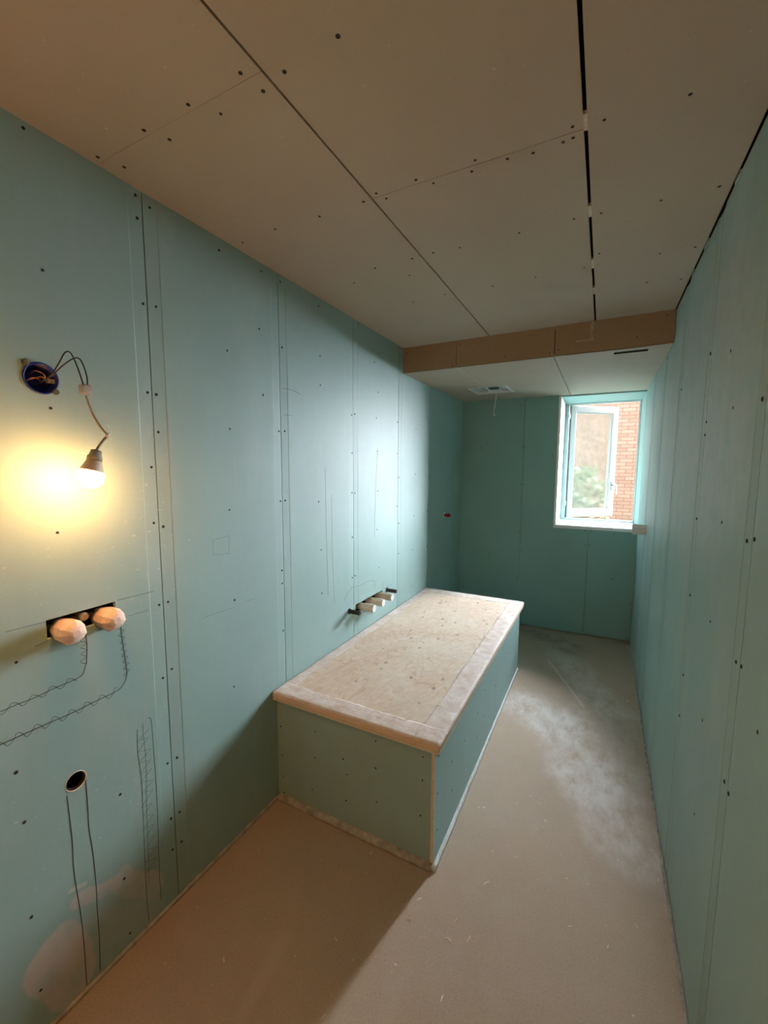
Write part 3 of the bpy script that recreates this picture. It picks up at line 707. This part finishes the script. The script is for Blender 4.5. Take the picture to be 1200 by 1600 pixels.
t = thing('pipe_fitting', 'small brass-coloured pipe fitting deep in the slot between the two caps', 'pipe fitting', (-.02, .632, 1.120))
bm = bmesh.new(); lathe(bm, [(-.06, .010), (-.006, .010), (0, .012), (.008, .012), (.012, .008), (.012, 0)], t.location, (1, 0, 0), 16); obj('pipe_end', bm, M['lampbase'], t, True)
bm = bmesh.new(); tube(bm, [(-.025, .540, 1.116), (-.025, .708, 1.118)], .009, 10); obj('cross_pipe', bm, M['lug'], t, True)
# white slivers of board edge round the slot
# bath tap group
labs = ['ribbed white tap cap above the bath box, the one nearest the bulb', 'ribbed white tap cap above the bath box, middle of the three', 'ribbed white tap cap above the bath box, nearest the window']
for (y, z), lab in zip(((2.160, .6935), (2.280, .6935), (2.408, .6935)), labs):
    t = cap('tap_cap', lab, 'tap cap', (0, y, z), (1, 0, 0), .0255, .082, 'tap caps above the bath box', 9, True, 'cap_body')
    bm = bmesh.new(); lathe(bm, [(.0822, .0235), (.092, .0225), (.092, 0)], (0, y, z), (1, 0, 0), 18); p_ = obj('cap_end', bm, M['white_metal'], t); p_['label'] = 'white end of the cap'
for y, lab in ((2.020, 'short black threaded pipe stub left of the three white caps, at the bulb side'), (2.505, 'short black threaded pipe stub on the window side of the three white caps')):
    t = thing('pipe_stub', lab, 'pipe stub', (0, y, .705), 'black pipe stubs above the bath box')
    bm = bmesh.new(); lathe(bm, [(-.01, .0130)]+[(.002+i*.003, .0130 if i % 2 else .0118) for i in range(24)]+[(.0745, .010), (.0745, 0)], (0, y, .705), (1, 0, 0), 18)
    obj('threaded_pipe', bm, M['black_plastic'], t)
    bm = bmesh.new(); lathe(bm, [(.0002, .0175), (.003, .0175), (.003, .013)], (0, y, .705), (1, 0, 0), 18); obj('collar', bm, M['black_plastic'], t)
# red plug
t = thing('pipe_plug', 'small dark red pipe plug in the wall near the far corner', 'pipe plug', (0, 3.662, 1.108))
bm = bmesh.new(); lathe(bm, [(-.01, .015), (.030, .015), (.031, .019), (.038, .019), (.060, .013), (.062, 0)], t.location, (1, 0, 0), 16); obj('plug_body', bm, M['red_plastic'], t, True)
bm = bmesh.new(); lathe(bm, [(.0003, .026), (.003, .026), (.003, .016)], t.location, (1, 0, 0), 16); obj('sleeve', bm, M['white_metal'], t)
# ribbed cap on the right wall
t = cap('tap_cap', 'ribbed white cap sticking out of the dusty wall beside the window sill', 'tap cap', (W, 3.492, 1.108), (-1, 0, 0), .040, .083, None, 7, True, 'white_bead')
bm = bmesh.new(); lathe(bm, [(-.008, .010), (-.008, .050), (0.0012, .052), (.0012, .0415)], (W, 3.492, 1.108), (-1, 0, 0), 12); obj('plaster_collar', bm, M['core'], t)
# drain hole
t = thing('drain_pipe', 'open round drain pipe end low in the wall above two pencil lines', 'drain pipe', (0, .574, .661))
bm = bmesh.new(); lathe(bm, [(-.14, .0215), (-.002, .0215), (-.0015, .0245), (-.012, .0248), (-.14, .0245)], (0, .574, .661), (1, 0, 0), 32)
obj('pipe_wall', bm, M['cavity'], t, True)
bm = bmesh.new(); lathe(bm, [(-.0115, .0250), (.0006, .0256), (.0008, .0275), (-.0005, .0278), (-.0005, .0266), (-.0115, .0262)], (0, .574, .661), (1, 0, 0), 32)
o_ = obj('rim', bm, M['cap_body'], t, True)
bm = bmesh.new(); lathe(bm, [(-.139, 0), (-.139, .0215)], (0, .574, .661), (1, 0, 0), 24); obj('pipe_bottom', bm, M['cavity'], t)

# ------------------------------------------------------------------ fitting in the lowered ceiling
t = thing('ceiling_fitting', 'white square ceiling mounting frame with a dangling cable, near the window', 'ceiling fitting', (.401, 3.656, HS))
x0, x1, y0, y1 = .239, .561, 3.489, 3.822
bm = bmesh.new(); f_ = .020
for (a, b, c_, d) in ((x0, x1, y0, y0+f_), (x0, x1, y1-f_, y1), (x0, x0+f_, y0+f_, y1-f_), (x1-f_, x1, y0+f_, y1-f_)): box(bm, a, b, c_, d, HS-.0025, HS-.0003)
box(bm, x0+.025, x1-.025, y0+.025, y1-.025, HS+.014, HS+.016)
for (a, b, c_, d) in ((x0+.0235, x1-.0235, y0+.0235, y0+.025), (x0+.0235, x1-.0235, y1-.025, y1-.0235), (x0+.0235, x0+.025, y0+.025, y1-.025), (x1-.025, x1-.0235, y0+.025, y1-.025)): box(bm, a, b, c_, d, HS-.0005, HS+.016)
obj('frame_plate', bm, M['white_metal'], t)
for xa, xb in ((.280, .352), (.480, .530)):
    bm = bmesh.new()
    for (a, b, c_, d) in ((xa, xb, 3.56, 3.566), (xa, xb, 3.73, 3.736), (xa, xa+.006, 3.566, 3.73), (xb-.006, xb, 3.566, 3.73)): box(bm, a, b, c_, d, HS+.004, HS+.014)
    obj('knockout', bm, M['steel'], t)
for xx in (.415, .452):
    bm = bmesh.new(); box(bm, xx-.0165, xx+.0165, 3.53, 3.63, HS-.004, HS+.013, .004); obj('black_clip', bm, M['black_plastic'], t)
bm = bmesh.new(); tube(bm, smoothpath([(.440, 3.62, HS+.014), (.447, 3.625, HS-.03), (.442, 3.64, HS-.09), (.430, 3.65, HS-.16), (.426, 3.65, HS-.205), (.436, 3.65, HS-.212), (.438, 3.65, HS-.200)]), .0036, 8)
obj('cable', bm, M['light_cable'], t, True)

# ------------------------------------------------------------------ window
win = bpy.data.objects.new('window_1', None); C.objects.link(win); win.location = (1.235, YW, 1.02)
win['kind'] = 'structure'; win['label'] = 'white outward-opened casement window'; win['category'] = 'window'
FX0, FX1, FZ0, FZ1 = WX0+T, W, WZ0+T, HS-T
bm = bmesh.new()
box(bm, FX0, .949, YW, YW+.07, FZ0, FZ1, .003); box(bm, FX1-.012, FX1-.0005, YW, YW+.07, FZ0, FZ1, .003)
box(bm, .949, FX1-.012, YW, YW+.07, FZ0, FZ0+.014, .003); box(bm, .949, FX1-.012, YW, YW+.07, FZ1-.014, FZ1, .003)
obj('window_frame', bm, M['white_pvc'], win)
bm = bmesh.new(); box(bm, .9492, .9545, YW+.012, YW+.060, FZ0+.014, FZ1-.014); obj('gasket', bm, M['gasket'], win)
bm = bmesh.new(); box(bm, FX1-.016, FX1-.0122, YW+.012, YW+.060, FZ0+.014, FZ1-.014); obj('gasket', bm, M['steel'], win)
for z in (1.14, 2.02):
    bm = bmesh.new(); box(bm, .926, .944, YW-.010, YW+.001, z, z+.085, .003); box(bm, .938, .956, YW-.006, YW+.012, z+.02, z+.065, .004)
    obj('hinge', bm, M['steel'], win)
TH = math.radians(40); SW = .560; HX, HY = .962, YW+.045; SZ0, SZ1 = 1.034, 2.172
sash = bpy.data.objects.new('sash', None); C.objects.link(sash); sash.parent = win
sash.location = Vector((HX, HY, 0))-win.location; sash.rotation_euler = (0, 0, TH)
def sobj(name, bm, mat, sm=False):
    me = bpy.data.meshes.new(name); bmesh.ops.recalc_face_normals(bm, faces=bm.faces); bm.to_mesh(me); bm.free(); me.materials.append(mat)
    if sm:
        for p in me.polygons: p.use_smooth = True
    o = bpy.data.objects.new(name, me); C.objects.link(o); o.parent = sash; return o
ST = .060
bm = bmesh.new()
for (a, b, c_, d) in ((0, ST, SZ0, SZ1), (SW-ST, SW, SZ0, SZ1), (ST, SW-ST, SZ0, SZ0+ST+.012), (ST, SW-ST, SZ1-ST, SZ1)): box(bm, a, b, 0, .062, c_, d, .004)
for (a, b, c_, d) in ((ST-.002, ST+.012, SZ0+ST+.01, SZ1-ST), (SW-ST-.012, SW-ST+.002, SZ0+ST+.01, SZ1-ST), (ST, SW-ST, SZ0+ST+.01, SZ0+ST+.024), (ST, SW-ST, SZ1-ST-.012, SZ1-ST+.002)): box(bm, a, b, .012, .05, c_, d, .003)
sobj('sash_frame', bm, M['white_pvc'])
bm = bmesh.new(); box(bm, -.003, .0, .008, .056, SZ0+.004, SZ1-.004); sobj('seal', bm, M['gasket'])
bm = bmesh.new(); box(bm, ST+.010, SW-ST-.010, .026, .036, SZ0+ST+.022, SZ1-ST-.010); sobj('glass', bm, M['glass'])
bm = bmesh.new(); box(bm, SW-.045, SW-.017, -.008, 0, 1.31, 1.40, .003); lathe(bm, [(0, .010), (.03, .009), (.036, 0)], (SW-.031, -.006, 1.365), (0, -1, 0), 14)
tube(bm, smoothpath([(SW-.031, -.036, 1.372), (SW-.020, -.042, 1.366), (SW-.012, -.046, 1.33), (SW-.012, -.046, 1.265)]), .0075, 10)
sobj('handle', bm, M['steel'], True)

# ------------------------------------------------------------------ outside
bm = bmesh.new(); box(bm, -14, 18, 4.84, 30, -.4, -.3); g_ = obj('garden_ground', bm, M['ground']); g_['kind'] = 'structure'; g_['label'] = 'grass outside the window'; g_['category'] = 'ground'
bm = bmesh.new(); box(bm, -3.0, 2.15, 9.0, 9.25, -.35, 3.05); b_ = obj('wall_neighbour', bm, M['brick']); b_['kind'] = 'structure'; b_['label'] = 'pale pink brick wall seen through the window'; b_['category'] = 'wall'
shrub = thing('garden_shrub', 'yellow-green shrub blurred behind the misted window glass', 'shrub', (.98, 6.9, -.3))
bm = bmesh.new()
for i in range(1500):
    a = random.uniform(0, 2*PI); u = random.random()**.5; zz = random.uniform(.25, 1.85)
    rad = .44*u*(1-((zz-1.0)/1.0)**2)**.5
    c_ = Vector((.98+rad*math.cos(a), 6.9+rad*math.sin(a), -.3+zz))
    d1 = Vector((random.uniform(-1, 1), random.uniform(-1, 1), random.uniform(-.4, 1))).normalized(); d2 = d1.orthogonal().normalized()
    L_ = random.uniform(.035, .06)
    vs_ = [bm.verts.new(c_-d1*L_), bm.verts.new(c_+d2*L_*.45+Vector((0, 0, .004))), bm.verts.new(c_+d1*L_), bm.verts.new(c_-d2*L_*.45+Vector((0, 0, .004)))]
    bm.faces.new(vs_)
obj('leaves', bm, M['leaf'], shrub)
bm = bmesh.new()
for i in range(7):
    a = 2*PI*i/7; tube(bm, smoothpath([(.98, 6.9, -.3), (.98+.1*math.cos(a), 6.9+.1*math.sin(a), .2), (.98+.24*math.cos(a), 6.9+.24*math.sin(a), .95)]), .009, 6)
obj('stems', bm, M['joist'], shrub, True)

# ------------------------------------------------------------------ chips of wood and plaster on the floor
DF= [(1.136, 2.73), (1.225, 3.039), (1.258, 3.002), (1.246, 3.013), (1.054, 1.943), (1.094, 1.921), (1.132, 1.829), (1.103, 1.769), (0.853, 1.765), (0.874, 1.776), (1.257, 1.414), (0.964, 1.217), (0.938, 1.029), (0.297, 0.803), (0.577, 1.014), (0.97, 1.432), (1.306, 1.603), (1.409, 1.763), (1.372, 1.405), (1.457, 1.521), (0.767, 1.182), (0.782, 1.041), (0.904, 1.185), (1.317, 1.829), (1.498, 1.537), (1.536, 1.815), (1.533, 1.875), (1.542, 1.745), (0.961, 1.576), (0.91, 1.25), (0.77, 1.261), (0.656, 0.833), (1.48, 3.14), (1.50, 3.10)]
for i, (x, y) in enumerate(DF):
    bm = bmesh.new(); L_ = random.uniform(.005, .012)*(1.3 if i in (11, 13, 15) else 1); wd = random.uniform(.0014, .0028)
    P = [(0, -L_, .0012), (random.uniform(-.001, .001), 0, .0022+random.uniform(0, .0015)), (0, L_, .0012)]
    tube(bm, P, lambda t: wd*(.55+.45*math.sin(PI*t)), 5, (2, .6))
    o = obj('wood_chip', bm, M['chip'] if i % 3 else M['white_metal'], None, loc=(x, y, 0)); o.rotation_euler = (0, 0, random.uniform(0, PI))
    kind = 'thin pale wood sliver' if i % 3 else 'tiny white plaster crumb'
    if y > 2.6: where = 'between the bath box far half and the dusty wall'
    elif x > 1.48: where = 'close along the foot of the dusty wall'
    elif y > 1.7: where = 'on the floor beside the bath box near corner'
    elif x < .7 and i != 33: where = 'on the shaded orange floor before the bath box'
    elif y < 1.3: where = 'on the open floor below the bath box corner'
    else: where = 'mid floor just short of the bath box corner'
    tag(o, kind+' '+where, 'wood chip' if i % 3 else 'plaster crumb', 'chips scattered on the floor')
